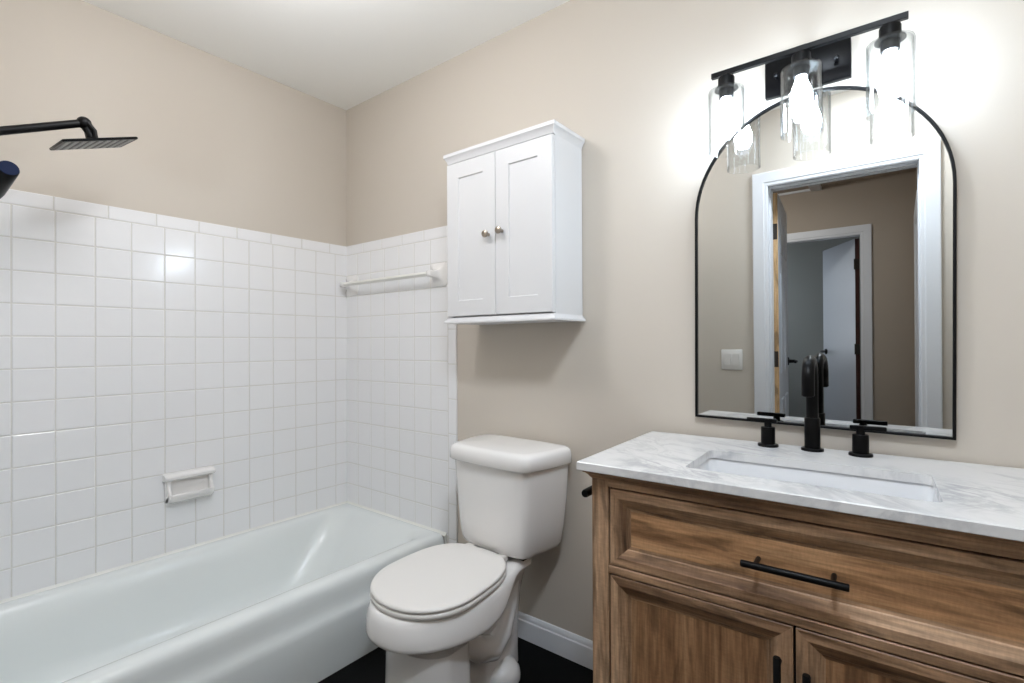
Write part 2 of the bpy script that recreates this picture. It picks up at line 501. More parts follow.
# wall of the hall above the bathroom ceiling line
slab('wall_hall_front', (HX0-0.1, HX1+0.1, YF-WT-0.02, YF-WT, DZ+0.12, HZ), 'hallwall')
bm = bmesh.new()
casing(bm, FX0, FX1, FZ, HY, 1)
for xa, xb in ((FX0-0.018, FX0), (FX1, FX1+0.018)): box(bm, xa, xb, HY-0.111, HY+0.001, 0, FZ)
box(bm, FX0-0.018, FX1+0.018, HY-0.111, HY+0.001, FZ, FZ+0.018)
tag(finish('trim_2', bm, 'trim', angle=25), kind='structure')
bm = bmesh.new()
loops = []
for py_, pz_, dy, dz in ((RY0, 0.0, -1, 0), (RY0, RZ, -1, 1), (RY1, RZ, 1, 1), (RY1, 0.0, 1, 0)):
    loops.append([(HX1 - h, py_ + dy*(o - 0.006), pz_ + dz*(o - 0.006)) for o, h in CAS])
loft(bm, loops)
for ya, yb in ((RY0-0.018, RY0), (RY1, RY1+0.018)): box(bm, HX1-0.001, HX1+0.1, ya, yb, 0, RZ)
box(bm, HX1-0.001, HX1+0.1, RY0-0.018, RY1+0.018, RZ, RZ+0.018)
tag(finish('trim_3', bm, 'trim', angle=25), kind='structure')
bm = bmesh.new(); box(bm, 1.72, 1.80, HY, -2.0, HZ-0.03, HZ, 0.004)
box(bm, HX0, 1.80, HY, HY+0.012, HZ-0.02, HZ, 0.003)
tag(finish('trim_4', bm, 'trim', angle=25), kind='structure')
slab('wall_far_room_back', (0.2, 2.6, -5.6, -5.5, 0, HZ), 'farroom')
bm = bmesh.new()
WY0, WY1, WZ0, WZ1 = -5.25, -4.15, 0.85, 2.05  # unseen window, added to let daylight into the far room
box(bm, 0.4, 0.5, -5.5, WY0, 0, HZ); box(bm, 0.4, 0.5, WY1, HY-0.11, 0, HZ)
box(bm, 0.4, 0.5, WY0, WY1, 0, WZ0); box(bm, 0.4, 0.5, WY0, WY1, WZ1, HZ)
tag(finish('wall_far_room_left', bm, 'farroom', smooth=False), kind='structure')
bm = bmesh.new()
for a in (WY0, (WY0+WY1)/2-0.02, WY1-0.04): box(bm, 0.42, 0.47, a, a+0.04, WZ0, WZ1)
for a in (WZ0, (WZ0+WZ1)/2-0.02, WZ1-0.04): box(bm, 0.425, 0.465, WY0+0.001, WY1-0.001, a, a+0.04)
tag(finish('added_window_1', bm, 'trim', smooth=False), kind='structure')
slab('wall_far_room_right', (2.53, 2.63, -5.5, HY-0.11, 0, HZ), 'farroom')
baseboard('baseboard_hall_back', [(FX0-0.09, HY), (HX0, HY)][::-1][::-1])

def lever_handle(parent, x, y, z, side, along):
    """lever set on a door face (door local coords): rose + lever pointing 'along' x"""
    bm = bmesh.new()
    lathe(bm, [(0.027, 0), (0.027, 0.006), (0.024, 0.009), (0.012, 0.010), (0.0105, 0.045)], (0, 0, 0), 20, 'y')
    tube(bm, [(0, 0.045, 0), (along*0.02, 0.052, 0), (along*0.06, 0.053, 0), (along*0.115, 0.052, 0)], [0.010, 0.009, 0.0085, 0.008], 12)
    if side < 0: bm.transform(Matrix.Scale(-1, 4, (0, 1, 0)))
    bm.transform(Matrix.Translation((x, y, z)))
    return finish('door_handle', bm, 'black', parent)

def panel_door(name, wdt, hgt, hinge, rz, edge_mat, n_panel=True, handles=(1, -1)):
    """slab with hinge line at local x=0, extends +x, faces +-y (thickness 35 mm)"""
    root = bpy.data.objects.new(name, None); COL.objects.link(root)
    root.location = hinge; root.rotation_euler = (0, 0, rz); tag(root, kind='structure')
    bm = bmesh.new()
    th = 0.0175
    box(bm, 0.0005, wdt, -th, th, 0.008, hgt, 0.0015, 1)
    # raised and fielded panels, 2 columns x 3 rows, both faces
    if n_panel:
        st = 0.105; mid = 0.09
        pw = (wdt - 2*st - mid)/2
        rows = ((0.20, 0.78), (0.93, 1.52), (1.64, hgt - 0.12))
        for cx in (st, st + pw + mid):
            for z0, z1 in rows:
                for sg in (-1, 1):
                    secs = []
                    for ins, d in ((0, 0.0), (0.006, 0.005), (0.02, 0.004), (0.045, 0.0005), (0.05, 0.0)):
                        secs.append([(x, sg*(th + 0.0 + (d if ins in (0.006, 0.02) else 0.0 if ins else -0.001)), zz) for x, zz in
                                     ((cx+ins, z0+ins), (cx+pw-ins, z0+ins), (cx+pw-ins, z1-ins), (cx+ins, z1-ins))])
                    loft(bm, secs, cap0=False, cap1=False)
    finish('door_slab', bm, 'door', root, angle=25)
    bm = bmesh.new(); box(bm, -0.001, 0.0006, -th+0.001, th-0.001, 0.009, hgt-0.001)
    e = finish('hinge_edge', bm, edge_mat, root, smooth=False)
    e['label'] = 'bare brown wooden edge' if edge_mat == 'dark_edge' else 'bare unpainted wooden edge'
    for zz in (0.22, 1.02, hgt - 0.22):
        bm = bmesh.new()
        box(bm, -0.003, -0.0008, -th, th-0.004, zz-0.045, zz+0.045, 0.0008, 1)
        tube(bm, [(-0.004, -th-0.005, zz-0.046), (-0.004, -th-0.005, zz+0.046)], 0.0055, 10)
        for dz in (-0.03, 0.0, 0.03):
            lathe(bm, [(0.003, -0.0036), (0.0035, -0.003)], (0, 0.002*(1 if dz else -1), zz+dz), 8, 'x')
        finish('hinge', bm, 'hinge', root)
    for sd in handles:
        lever_handle(root, wdt-0.065, sd*th, 0.98, sd, -1)
    return root

# bathroom door, swung open into the hall: hinge at the left jamb, hall side
panel_door('door_1', 0.645, 1.97, (DX0-0.004+0.0175, YF-WT-0.006, 0), R(-95), 'bare_pine')
# far room door, standing ajar in the far room
panel_door('door_2', 0.655, 1.97, (FX1-0.035, HY-0.128, 0), R(-117), 'dark_edge', n_panel=False)
# closed door in the hall's right wall
panel_door('door_3', RY1-RY0-0.006, 1.975, (HX1+0.04, RY0+0.003, 0), R(90), 'bare_pine', n_panel=False, handles=(-1,))

# added lamp, out of view, to light the hall
hl = empty('fill_lamp', (1.35, -2.55, HZ), 0, 'round white ceiling lamp added to light the hall beyond the doorway', 'lamp')
bm = bmesh.new(); lathe(bm, [(0.15, 0.0), (0.155, -0.015), (0.15, -0.028), (0.142, -0.028)], seg=32)
finish('base', bm, 'trim', hl)
bm = bmesh.new(); lathe(bm, [(0.140, -0.028), (0.132, -0.05), (0.10, -0.072), (0.05, -0.084), (0.001, -0.087)], seg=24, cap0=False)
finish('fill_lamp_shade', bm, 'hall_fill', hl)

# added fill lights: a drop globe, and a fan light nearer the doorway (both above the frame)
cl = empty('fill_lamp', (1.02, -0.98, ZC), 0, 'added white globe fill lamp on a short stem above the bathtub edge and toilet', 'lamp')
bm = bmesh.new(); lathe(bm, [(0.062, 0.0), (0.065, -0.012), (0.055, -0.022), (0.016, -0.028), (0.012, -0.04), (0.012, -0.085), (0.03, -0.092), (0.044, -0.10), (0.044, -0.112)], seg=32)
finish('base', bm, 'trim', cl)
bm = bmesh.new(); lathe(bm, [(0.042, -0.108)] + [(0.115*sin(pi*k/14), -0.215 + 0.115*cos(pi*k/14)) for k in range(2, 15)], seg=20, cap0=False)
finish('fill_lamp_shade', bm, 'ceil_fill', cl)
fl = empty('added_fan_light', (2.25, -1.22, ZC), 0, 'square white fan-shaped fill light added on the ceiling by the doorway', 'fill light')
bm = bmesh.new(); box(bm, -0.15, 0.15, -0.13, 0.13, -0.022, 0.0, 0.006, 3)
for k in range(5):
    for s in (-1, 1): box(bm, s*0.125-0.012, s*0.125+0.012, -0.10+k*0.045, -0.075+k*0.045, -0.0235, -0.0205)
finish('housing', bm, 'trim', fl)
bm = bmesh.new(); loft(bm, [rrect(-0.095*k, 0.095*k, -0.095*k, 0.095*k, 0.03, z, 4) for k, z in ((1.0, -0.0215), (0.97, -0.030), (0.80, -0.036))])
finish('lens', bm, 'fan_fill', fl)

# ------------------------------------------------------------------ BATHTUB
tub = empty('bathtub', (0.38, -0.765, 0), 0, 'pale greenish white enamel bathtub against the tiled corner', 'bathtub')
TI = Matrix.Translation((-0.38, 0.765, 0))
X1, Y0, Y1 = 0.766, YF+0.010, -0.010
XL = 0.010
rings = []
N = 8
def rr(x0, x1, y0, y1, r, z): rings.append(rrect(x0, x1, y0, y1, r, z, N))
# inside, from the drain floor up
rr(0.20, 0.53, -1.33, -0.42, 0.10, 0.018)
rr(0.16, 0.575, -1.38, -0.36, 0.12, 0.024)
rr(0.13, 0.605, -1.415, -0.31, 0.13, 0.05)
rr(0.112, 0.62, -1.43, -0.26, 0.13, 0.10)
rr(0.095, 0.633, -1.44, -0.19, 0.12, 0.18)
rr(0.078, 0.645, -1.452, -0.125, 0.11, 0.245)
rr(0.064, 0.654, -1.462, -0.085, 0.10, 0.280)
rr(0.056, 0.661, -1.468, -0.068, 0.095, 0.294)
rr(0.046, 0.670, -1.476, -0.055, 0.09, 0.302)
rr(0.034, 0.684, -1.488, -0.040, 0.08, 0.3055)
rr(0.020, 0.705, -1.505, -0.022, 0.04, 0.307)
# outside: apron side only swells, the wall sides stay flush
def outer(x1, z, r=0.012): rr(XL, x1, Y0, Y1, r, z)
outer(0.717, 0.3058); outer(0.728, 0.3025); outer(0.737, 0.2945); outer(0.742, 0.282); outer(0.745, 0.262)
outer(0.7465, 0.240); outer(0.749, 0.222); outer(0.753, 0.208); outer(0.759, 0.197); outer(0.764, 0.186); outer(0.7663, 0.172)
outer(0.7668, 0.10); outer(0.7668, 0.05); outer(0.7668, 0.02); outer(0.7668, 0.0)
bm = bmesh.new(); loft(bm, rings, mat=TI)
finish('tub_shell', bm, 'tub', tub, angle=60)
bm = bmesh.new()
CK = [(0.0, 0.0), (0.010, 0.0), (0.007, 0.004), (0.0035, 0.009), (0.0, 0.013)]
sweep(bm, [(0.0085, YF+0.02), (0.0085, -0.0085), (0.752, -0.0085)], [(o, z+0.302) for o, z in CK])
tube(bm, [(0.730, -0.009, 0.304), (0.742, -0.009, 0.294), (0.748, -0.009, 0.262), (0.752, -0.009, 0.222), (0.762, -0.009, 0.197), (0.769, -0.009, 0.172), (0.769, -0.009, 0.10), (0.769, -0.009, 0.004)], 0.0035, 8)
bm.transform(TI)
c = finish('caulk_line', bm, 'caulk', tub); c['label'] = 'white caulk line'
bm = bmesh.new()
lathe(bm, [(0.032, 0.0), (0.032, 0.003), (0.026, 0.0045), (0.012, 0.0035), (0.001, 0.0035)], (0.365, -1.20, 0.0185), 24)
bm.transform(TI)
finish('drain', bm, 'nickel', tub)

# ------------------------------------------------------------------ CERAMIC SOAP DISH (left wall)
sd = empty('soap_dish', (0.0075, -0.757, 0.51), 0, 'white ceramic soap dish mounted on the tiled wall above the bathtub', 'soap dish')
def sgrid(bm, y0, y1, prof):
    """profile (x, z) extruded along y with rounded ends"""
    secs = []
    for t, k in ((0, 0.80), (0.03, 0.93), (0.08, 1.0), (0.92, 1.0), (0.97, 0.93), (1, 0.80)):
        yv = y0 + (y1-y0)*t
        cz = sum(p[1] for p in prof)/len(prof)
        secs.append([(p[0]*k, yv, cz + (p[1]-cz)*(0.5+0.5*k)) for p in prof])
    loft(bm, secs)
bm = bmesh.new()
box(bm, 0.0, 0.010, -0.086, 0.086, 0.006, 0.118, 0.004, 3)          # back plate
sgrid(bm, -0.092, 0.092, [(0, 0.086), (0.030, 0.092), (0.040, 0.099), (0.041, 0.108), (0.034, 0.115), (0.018, 0.119), (0, 0.121)])   # top lip
# tray: curved trough with front wall
pr = [(0.0, 0.0), (0.022, 0.002), (0.040, 0.010), (0.050, 0.022), (0.053, 0.036), (0.050, 0.041), (0.045, 0.040), (0.040, 0.030), (0.030, 0.022), (0.008, 0.020), (0.0, 0.022)]
sgrid(bm, -0.084, 0.084, pr)
for s in (-1, 1):
    secs = []
    for yv, k in ((0.084, 0.9), (0.080, 1.0), (0.074, 1.0), (0.070, 0.9)):
        secs.append([(x*k, s*yv, zz) for x, zz in ((0.0, 0.004), (0.036, 0.012), (0.048, 0.024), (0.048, 0.036), (0.030, 0.060), (0.026, 0.095), (0.0, 0.095))])
    loft(bm, secs)
finish('dish', bm, 'china', sd, angle=40)

# ------------------------------------------------------------------ CERAMIC TOWEL BAR (back wall)
tb = empty('towel_bar', (0.38, -0.0078, 1.452), 0, 'white ceramic towel bar on the tiled wall left of the cabinet', 'towel bar')
for s, cx in ((-1, 0.062), (1, 0.712)):
    bm = bmesh.new()
    lx = cx - 0.38
    secs = []
    # square foot with concave flare, gathering into a slim post that holds the bar
    for d, hx, hz in ((0.0, 0.052, 0.052), (0.004, 0.052, 0.052), (0.0075, 0.045, 0.045), (0.013, 0.033, 0.033), (0.021, 0.023, 0.023), (0.032, 0.0165, 0.0165), (0.046, 0.0135, 0.0135), (0.062, 0.0135, 0.0135), (0.068, 0.0115, 0.0115), (0.070, 0.007, 0.007)):
        r = min(hx, hz)*0.3
        lp = rrect(-hx, hx, -hz, hz, r, 0, 4)
        secs.append([(lx + p[0], -d, p[1]) for p in lp])
    loft(bm, secs)
    finish('bracket', bm, 'china', tb, angle=50)
bm = bmesh.new(); 
secs = []
for xx in (0.047-0.38, 0.703-0.38):
    secs.append([(xx, -0.055+(p[0]+p[1])*0.7071, (p[0]-p[1])*0.7071) for p in rrect(-0.0078, 0.0078, -0.0078, 0.0078, 0.002, 0, 3)])
loft(bm, secs)
r = finish('bar', bm, 'caulk', tb)

# ------------------------------------------------------------------ SHOWER HEAD ON ARM (end wall)
sh = empty('shower_head', (0.385, YF+0.006, 1.653), 0, 'matte black square rain shower head on a long wall arm', 'shower head')
inv = Matrix.Translation((-0.385, -(YF+0.006), -1.653))
joint = Vector((0.385, -1.168, 1.818))
hc = Vector((0.385, -1.1445, 1.7632))
bm = bmesh.new()
a0 = Vector((0.385, YF+0.006, 1.653))
tube(bm, [a0, a0 + Vector((0, 0.03, 0.012)), joint + (a0-joint)*0.06, joint], 0.0115, 16)
lathe(bm, [(0.030, 0), (0.030, 0.004), (0.024, 0.012), (0.012, 0.014)], tuple(a0), 24, 'y')
bm.transform(inv); finish('shower_arm', bm, 'black', sh)
HM = Matrix.Translation(hc) @ Matrix.Rotation(-0.015, 4, 'Z') @ Matrix.Rotation(0.106, 4, 'Y') @ Matrix.Rotation(0.339, 4, 'X')
hn = (HM.to_3x3() @ Vector((0, 0, 1))).normalized()
neck = hc + hn*0.014
bm = bmesh.new()
bmesh.ops.create_uvsphere(bm, u_segments=20, v_segments=12, radius=0.0185, matrix=Matrix.Translation(joint))
side = Vector((0.9, 0.4, 0.0)).normalized()
for s in (-1, 1):
    o = side*(0.0125*s)
    tube(bm, [joint + o, joint*0.5 + neck*0.5 + o*1.25 + Vector((0, 0.006, 0)), neck + o], [0.0075, 0.0065, 0.0075], 10)
tube(bm, [joint, joint*0.35 + neck*0.65, neck], [0.0125, 0.0105, 0.0125], 14)
lathe(bm, [(0.026, -0.004), (0.026, 0.004), (0.020, 0.010), (0.012, 0.013)], (0, 0, 0), 20, 'z', mat=HM @ Matrix.Translation((0, 0, 0.004)))
bm.transform(inv); finish('swivel_joint', bm, 'black', sh)
HS = 0.093
bm = bmesh.new()
loft(bm, [rrect(-HS*k, HS*k, -HS*k, HS*k, 0.006, zz, 4) for k, zz in ((0.985, -0.0035), (1.0, -0.002), (1.0, 0.002), (0.985, 0.0035))], mat=HM)
bm.transform(inv); pl_ = finish('spray_plate', bm, 'black_gloss', sh)
bm = bmesh.new()
for i in range(9):
    xx = -HS*0.84 + i*(2*HS*0.84/8)
    box(bm, -HS*0.88, HS*0.88, xx-0.0052, xx+0.0052, -0.0050, -0.0030, 0.0008, 1, mat=HM)
    for j in range(9):
        yv = -HS*0.8 + j*(2*HS*0.8/8)
        lathe(bm, [(0.0024, -0.0046), (0.0020, -0.0062)], (yv, xx, 0), 6, 'z', mat=HM)
bm.transform(inv)
nz_ = finish('nozzle_rows', bm, 'steel', pl_); nz_['label'] = 'grey rows of nozzles'

# hand shower on the same wall, only its end reaches into view
hs = empty('hand_shower', (0.33, YF+0.002, 1.50), 0, 'dark cylindrical hand shower with navy end, at the left edge below the shower arm', 'hand shower')
tip = Vector((0.45, -1.338, 1.621)); ax = Vector((0.95, 0.12, 0.34)).normalized()
def off(v): return tuple(Vector(v) - Vector(hs.location))
bm = bmesh.new()
b0 = tip - ax*0.17
tube(bm, [off(tip - ax*0.001), off(tip - ax*0.004), off(tip - ax*0.05), off(tip - ax*0.12), off(b0)], [0.0215, 0.023, 0.023, 0.0225, 0.017], 28)
finish('handle', bm, 'black_gloss', hs)
bm = bmesh.new(); tube(bm, [off(tip - ax*0.0015), off(tip + ax*0.0012)], 0.0208, 28)
finish('end_cap', bm, 'navy', hs)['label'] = 'dark navy end cap'
bm = bmesh.new()
wy = YF + 0.002
cl_ = tip - ax*0.125
tube(bm, [off((cl_.x, wy+0.002, cl_.z)), off((cl_.x, wy+0.03, cl_.z)), off(cl_ + Vector((0, -0.018, 0)))], [0.022, 0.013, 0.013], 16)
finish('holder', bm, 'black', hs)

# ------------------------------------------------------------------ TOILET
to = empty('toilet', (1.172, -0.02, 0), 0, 'white two-piece toilet with closed lid between bathtub and vanity', 'toilet')
def egg(hw, yb, yf, z, n=48, wide=0.52, p=2.25, sq=0.0, zf=None):
    """egg outline: back at yb, front tip yf, half width hw, widest at fraction 'wide' from the back"""
    yw = yb + (yf - yb)*wide
    out = []
    for k in range(n):
        a = 2*pi*k/n
        cx, sy = cos(a), sin(a)
        if sy <= 0:   # front half (towards -y)
            x = hw*math.copysign(abs(cx)**(2/2.1), cx); y = yw - (yw - yf)*(abs(sy)**(2/2.1))
        else:         # back half, squarer
            e = 2/p
            x = hw*math.copysign(abs(cx)**e, cx); y = yw + (yb - yw)*(abs(sy)**e)
        zz = z if zf is None else z + (zf - z)*(y - yb)/(yf - yb)
        out.append((x, y, zz))
    return out
# tank ------------------------------------------------------
TR_ = Matrix.Translation((0.026, -0.006, 0)) @ Matrix.Rotation(R(-2.5), 4, 'Z')
def tank_loop(wb, wf, d, z, y0=-0.008, bow=0.012, r=1.0):
    """plan of tank: straight back, sides drawing in, soft front corners, bowed front"""
    half = []
    half.append((wb-0.010, y0)); half.append((wb-0.003, y0-0.004)); half.append((wb, y0-0.014))
    ctrl = [(wb, -d*0.22), (wb-0.004, -d*0.48), (wb-0.014, -d*0.70), (wf+0.018, -d+0.022), (wf+0.007, -d+0.008), (wf-0.010, -d+0.001)]
    half += ctrl
    for t in (0.8, 0.55, 0.3): half.append(((wf-0.010)*t/1.0, -d - bow*(1 - t*t)*0.8))
    pts = half + [(0.0, -d - bow*0.8)] + [(-x, y) for x, y in reversed(half)]
    return [(x, y, z) for x, y in pts]
bm = bmesh.new()
loft(bm, [tank_loop(wb, wf, d, z) for wb, wf, d, z in (
    (0.125, 0.095, 0.160, 0.408), (0.148, 0.118, 0.184, 0.412), (0.164, 0.132, 0.198, 0.421), (0.174, 0.140, 0.204, 0.438),
    (0.186, 0.147, 0.209, 0.50), (0.199, 0.154, 0.214, 0.60), (0.205, 0.160, 0.218, 0.70), (0.206, 0.161, 0.219, 0.722))], mat=TR_)
finish('tank', bm, 'china', to, angle=50)
bm = bmesh.new()
loft(bm, [tank_loop(wb, wf, d, z, y0=-0.004) for wb, wf, d, z in (
    (0.204, 0.159, 0.220, 0.7205), (0.213, 0.168, 0.232, 0.7215), (0.217, 0.172, 0.236, 0.726), (0.217, 0.172, 0.236, 0.750),
    (0.215, 0.170, 0.234, 0.763), (0.211, 0.166, 0.230, 0.771), (0.203, 0.158, 0.222, 0.7765), (0.191, 0.146, 0.210, 0.779), (0.10, 0.07, 0.12, 0.780))], mat=TR_)
finish('tank_lid', bm, 'china', to, angle=50)
# gasket / bolts under the tank
bm = bmesh.new()
box(bm, -0.12, 0.12, -0.165, -0.035, 0.399, 0.4105, 0.004, 2, mat=TR_)
g = finish('tank_gasket', bm, 'gap', to); g['label'] = 'dark gasket between tank and bowl'

# bowl: a flaring skirt whose lower edge sweeps up to the deck at the back, undercut to a broad pedestal
def smooth(t): t = max(0.0, min(1.0, t)); return t*t*(3-2*t)
def z_edge(y): return 0.298 + 0.083*smooth((y + 0.42)/0.20)
def z_rim(y): return 0.3995 + 0.020*(y + 0.20)/0.45
def skirt(ins, t, dz=0.0, n=72):
    out = []
    for x, y, _ in egg(0.183 - ins, -0.045 - max(ins, 0)*0.3, -0.664 + ins, 0, n, 0.60, 2.3):
        if y > -0.36:
            k = smooth((y + 0.36)/0.20); lim = 0.132 - ins
            if abs(x) > lim: x = math.copysign(lim + (abs(x)-lim)*(1 - k), x)
        zr_, ze_ = z_rim(y), z_edge(y)
        out.append((x + 0.002, y, zr_*(1-t) + ze_*t + dz))
    return out
bm = bmesh.new()
loft(bm, [skirt(0.10, 1.0, -0.040), skirt(0.065, 1.0, -0.032), skirt(0.035, 1.0, -0.022), skirt(0.012, 1.0, -0.011), skirt(-0.004, 1.0, -0.003), skirt(-0.0095, 1.0, 0.0), skirt(-0.0112, 0.975), skirt(-0.0118, 0.85),
          skirt(-0.0105, 0.65), skirt(-0.008, 0.45), skirt(-0.005, 0.27), skirt(-0.001, 0.13), skirt(0.003, 0.05), skirt(0.009, 0.008), skirt(0.018, 0.0, 0.0005), skirt(0.05, 0.0, 0.0005)])
# broad front column
def column(hw, yb, yf, z): return [(x + 0.020, y, zz) for x, y, zz in egg(hw, yb, yf, z, 72, 0.50, 7.0)]
loft(bm, [column(0.142, -0.435, -0.622, 0.0), column(0.142, -0.435, -0.622, 0.012), column(0.136, -0.437, -0.618, 0.02), column(0.133, -0.438, -0.616, 0.10), column(0.130, -0.44, -0.614, 0.20), column(0.128, -0.44, -0.612, 0.262)])
# rear body with the trapway, deck block under the tank
def rear(hw, yb, yf, z): return egg(hw, yb, yf, z, 60, 0.5, 4.0)
loft(bm, [rear(0.078, -0.085, -0.47, 0.0), rear(0.076, -0.085, -0.47, 0.05), rear(0.072, -0.08, -0.48, 0.14), rear(0.076, -0.07, -0.48, 0.24), rear(0.094, -0.06, -0.46, 0.32), rear(0.122, -0.052, -0.42, 0.375), rear(0.126, -0.05, -0.38, 0.392)])
for s in (-1, 1):
    tube(bm, [(s*0.050, -0.46, 0.245), (s*0.070, -0.41, 0.215), (s*0.080, -0.35, 0.165), (s*0.080, -0.28, 0.135), (s*0.074, -0.22, 0.16), (s*0.066, -0.17, 0.23), (s*0.058, -0.13, 0.33)],
         [0.033, 0.038, 0.041, 0.042, 0.038, 0.032, 0.026], 20)
    lathe(bm, [(0.066, 0.0), (0.067, 0.014), (0.063, 0.034), (0.048, 0.052), (0.02, 0.060), (0.001, 0.061)], (s*0.070, -0.215, 0.0), 28)
finish('bowl', bm, 'china', to, angle=42)
# seat ring (closed) and lid; the pair slopes gently to the front
def seat_stack(rows):
    out = []
    for ins, dz in rows:
        out.append([(x + 0.004, y, z_rim(y) + dz) for x, y, _ in egg(0.184 - ins, -0.228 - ins, -0.654 + ins, 0, 72, 0.585, 2.9)])
    return out
bm = bmesh.new()
loft(bm, seat_stack(((0.012, 0.0015), (0.003, 0.0025), (0.0005, 0.0055), (0.0, 0.0135), (0.003, 0.0175), (0.012, 0.0185))))
finish('toilet_seat', bm, 'seat', to, angle=50)
bm = bmesh.new()
loft(bm, seat_stack(((0.012, 0.0205), (0.003, 0.0213), (0.001, 0.0235), (0.001, 0.0275), (0.003, 0.0315), (0.008, 0.0338), (0.02, 0.0350), (0.10, 0.0360))))
finish('toilet_lid', bm, 'seat', to, angle=50)
for s in (-1, 1):
    bm = bmesh.new()
    box(bm, s*0.075-0.018, s*0.075+0.018, -0.232, -0.200, 0.3985, 0.420, 0.006, 3)
    finish('hinge', bm, 'seat', to)

# ------------------------------------------------------------------ WALL CABINET
cb = empty('wall_cabinet', (1.194, -0.004, 1.222), 0, 'white two-door wall cabinet hanging above the toilet', 'cabinet')
CW, CD, CH = 0.2425, 0.176, 0.650   # half width of the body, depth, total height
bm = bmesh.new()
box(bm, -CW, -CW+0.016, -CD, 0.0, 0.018, CH-0.03, 0.001, 1)
box(bm, CW-0.016, CW, -CD, 0.0, 0.018, CH-0.03, 0.001, 1)
box(bm, -CW+0.016, CW-0.016, -0.008, 0.0, 0.02, CH-0.03)
box(bm, -CW+0.016, CW-0.016, -CD+0.012, -0.008, 0.02, 0.034)
box(bm, -CW+0.016, CW-0.016, -CD+0.012, -0.008, CH-0.046, CH-0.032)
finish('carcass', bm, 'cabinet', cb, angle=25)
# base board with stepped moulding
bm = bmesh.new()
sweep(bm, [(-CW, 0.0), (-CW, -CD-0.012), (CW, -CD-0.012), (CW, 0.0)][::-1][::-1],
      [(-0.10, 0.0), (0.012, 0.0), (0.012, 0.006), (0.009, 0.010), (0.004, 0.014), (0.0, 0.022), (-0.10, 0.022)])
box(bm, -CW+0.02, CW-0.02, -CD, -0.001, 0.001, 0.0205)
finish('bottom_moulding', bm, 'cabinet', cb, angle=25)
bm = bmesh.new()
sweep(bm, [(-CW, 0.0), (-CW, -CD-0.012), (CW, -CD-0.012), (CW, 0.0)],
      [(-0.10, CH-0.036), (0.0, CH-0.036), (0.002, CH-0.028), (0.006, CH-0.020), (0.010, CH-0.014), (0.012, CH-0.012), (0.012, CH), (-0.10, CH)])
box(bm, -CW+0.02, CW-0.02, -CD, -0.001, CH-0.034, CH-0.001)
finish('crown_moulding', bm, 'cabinet', cb, angle=25)
# shaker doors
def shaker(x0, x1, z0, z1, yf, mat, parent):
    bm = bmesh.new()
    t = 0.016
    yb = yf + t
    fr, dp = 0.058, 0.005
    outer_b = [(x0, yb, z0), (x1, yb, z0), (x1, yb, z1), (x0, yb, z1)]
    e = 0.0015
    l = [outer_b,
         [(x0, yf+e, z0), (x1, yf+e, z0), (x1, yf+e, z1), (x0, yf+e, z1)],
         [(x0+e, yf, z0+e), (x1-e, yf, z0+e), (x1-e, yf, z1-e), (x0+e, yf, z1-e)],
         [(x0+fr, yf, z0+fr), (x1-fr, yf, z0+fr), (x1-fr, yf, z1-fr), (x0+fr, yf, z1-fr)],
         [(x0+fr+0.003, yf+dp, z0+fr+0.003), (x1-fr-0.003, yf+dp, z0+fr+0.003), (x1-fr-0.003, yf+dp, z1-fr-0.003), (x0+fr+0.003, yf+dp, z1-fr-0.003)]]
    loft(bm, l)
    return finish('door', bm, mat, parent, angle=20)
yf = -CD - 0.018
dz0, dz1 = 0.0265, CH-0.041
dl = shaker(-CW+0.001, -0.0012, dz0, dz1, yf, 'cabinet', cb)
dr = shaker(0.0012, CW-0.001, dz0, dz1, yf, 'cabinet', cb)
for d, xx, zz in ((dl, -0.031, 0.315), (dr, 0.031, 0.320)):
    bm = bmesh.new()
    lathe(bm, [(0.0065, 0.001), (0.0055, -0.004), (0.0050, -0.011), (0.009, -0.015), (0.0125, -0.018), (0.0135, -0.022), (0.012, -0.026), (0.007, -0.0285), (0.001, -0.029)], (xx, yf, zz), 24, 'y')
    finish('knob', bm, 'nickel', d)['label'] = 'brushed nickel knob'

# ------------------------------------------------------------------ VANITY (turned about 2 degrees off the wall)
VR = R(2.0)
VO = Vector((1.705, -0.037, 0))
VM = Matrix.Translation(VO) @ Matrix.Rotation(VR, 4, 'Z')
def vpt(x, y, z): return VM @ Vector((x, y, z))
W, D = 0.90, 0.50
va = empty('bathroom_vanity', VO, VR, 'brown oak bathroom vanity cabinet under the marble countertop', 'vanity')
BX0, BX1, YFR = 0.027, W-0.027, -0.475
BT = 0.8425
bm = bmesh.new()
def vbox(x0, x1, y0, y1, z0, z1, mi, bev=0.0015): box(bm, x0, x1, y0, y1, z0, z1, bev, 1, mi)
ST = 0.045
FR = 0.020
# corner posts / stiles (upright grain = slot 1), rails (slot 0), sides (slot 1)
vbox(BX0, BX0+ST-0.003, YFR, YFR+FR, 0.0, BT, 1); vbox(BX1-ST+0.003, BX1, YFR, YFR+FR, 0.0, BT, 1)
vbox(BX0+ST-0.003, BX1-ST+0.003, YFR, YFR+FR, 0.8085, BT, 0); vbox(BX0+ST-0.003, BX1-ST+0.003, YFR, YFR+FR, 0.608, 0.6265, 0)
vbox(BX0+ST-0.003, BX1-ST+0.003, YFR, YFR+FR, 0.06, 0.108, 0)
vbox(BX0, BX0+0.018, YFR+FR, -0.012, 0.0, BT, 1); vbox(BX1-0.018, BX1, YFR+FR, -0.012, 0.0, BT, 1)
vbox(BX0+0.018, BX1-0.018, -0.022, -0.012, 0.09, BT, 1)
vbox(BX0+0.018, BX1-0.018, YFR+FR, -0.022, 0.09, 0.106, 0)
box(bm, BX0+0.02, BX1-0.02, YFR+0.028, YFR+0.032, 0.11, 0.80, 0, 1, 2)    # sheet coloured dark for the shade in the gaps behind the fronts
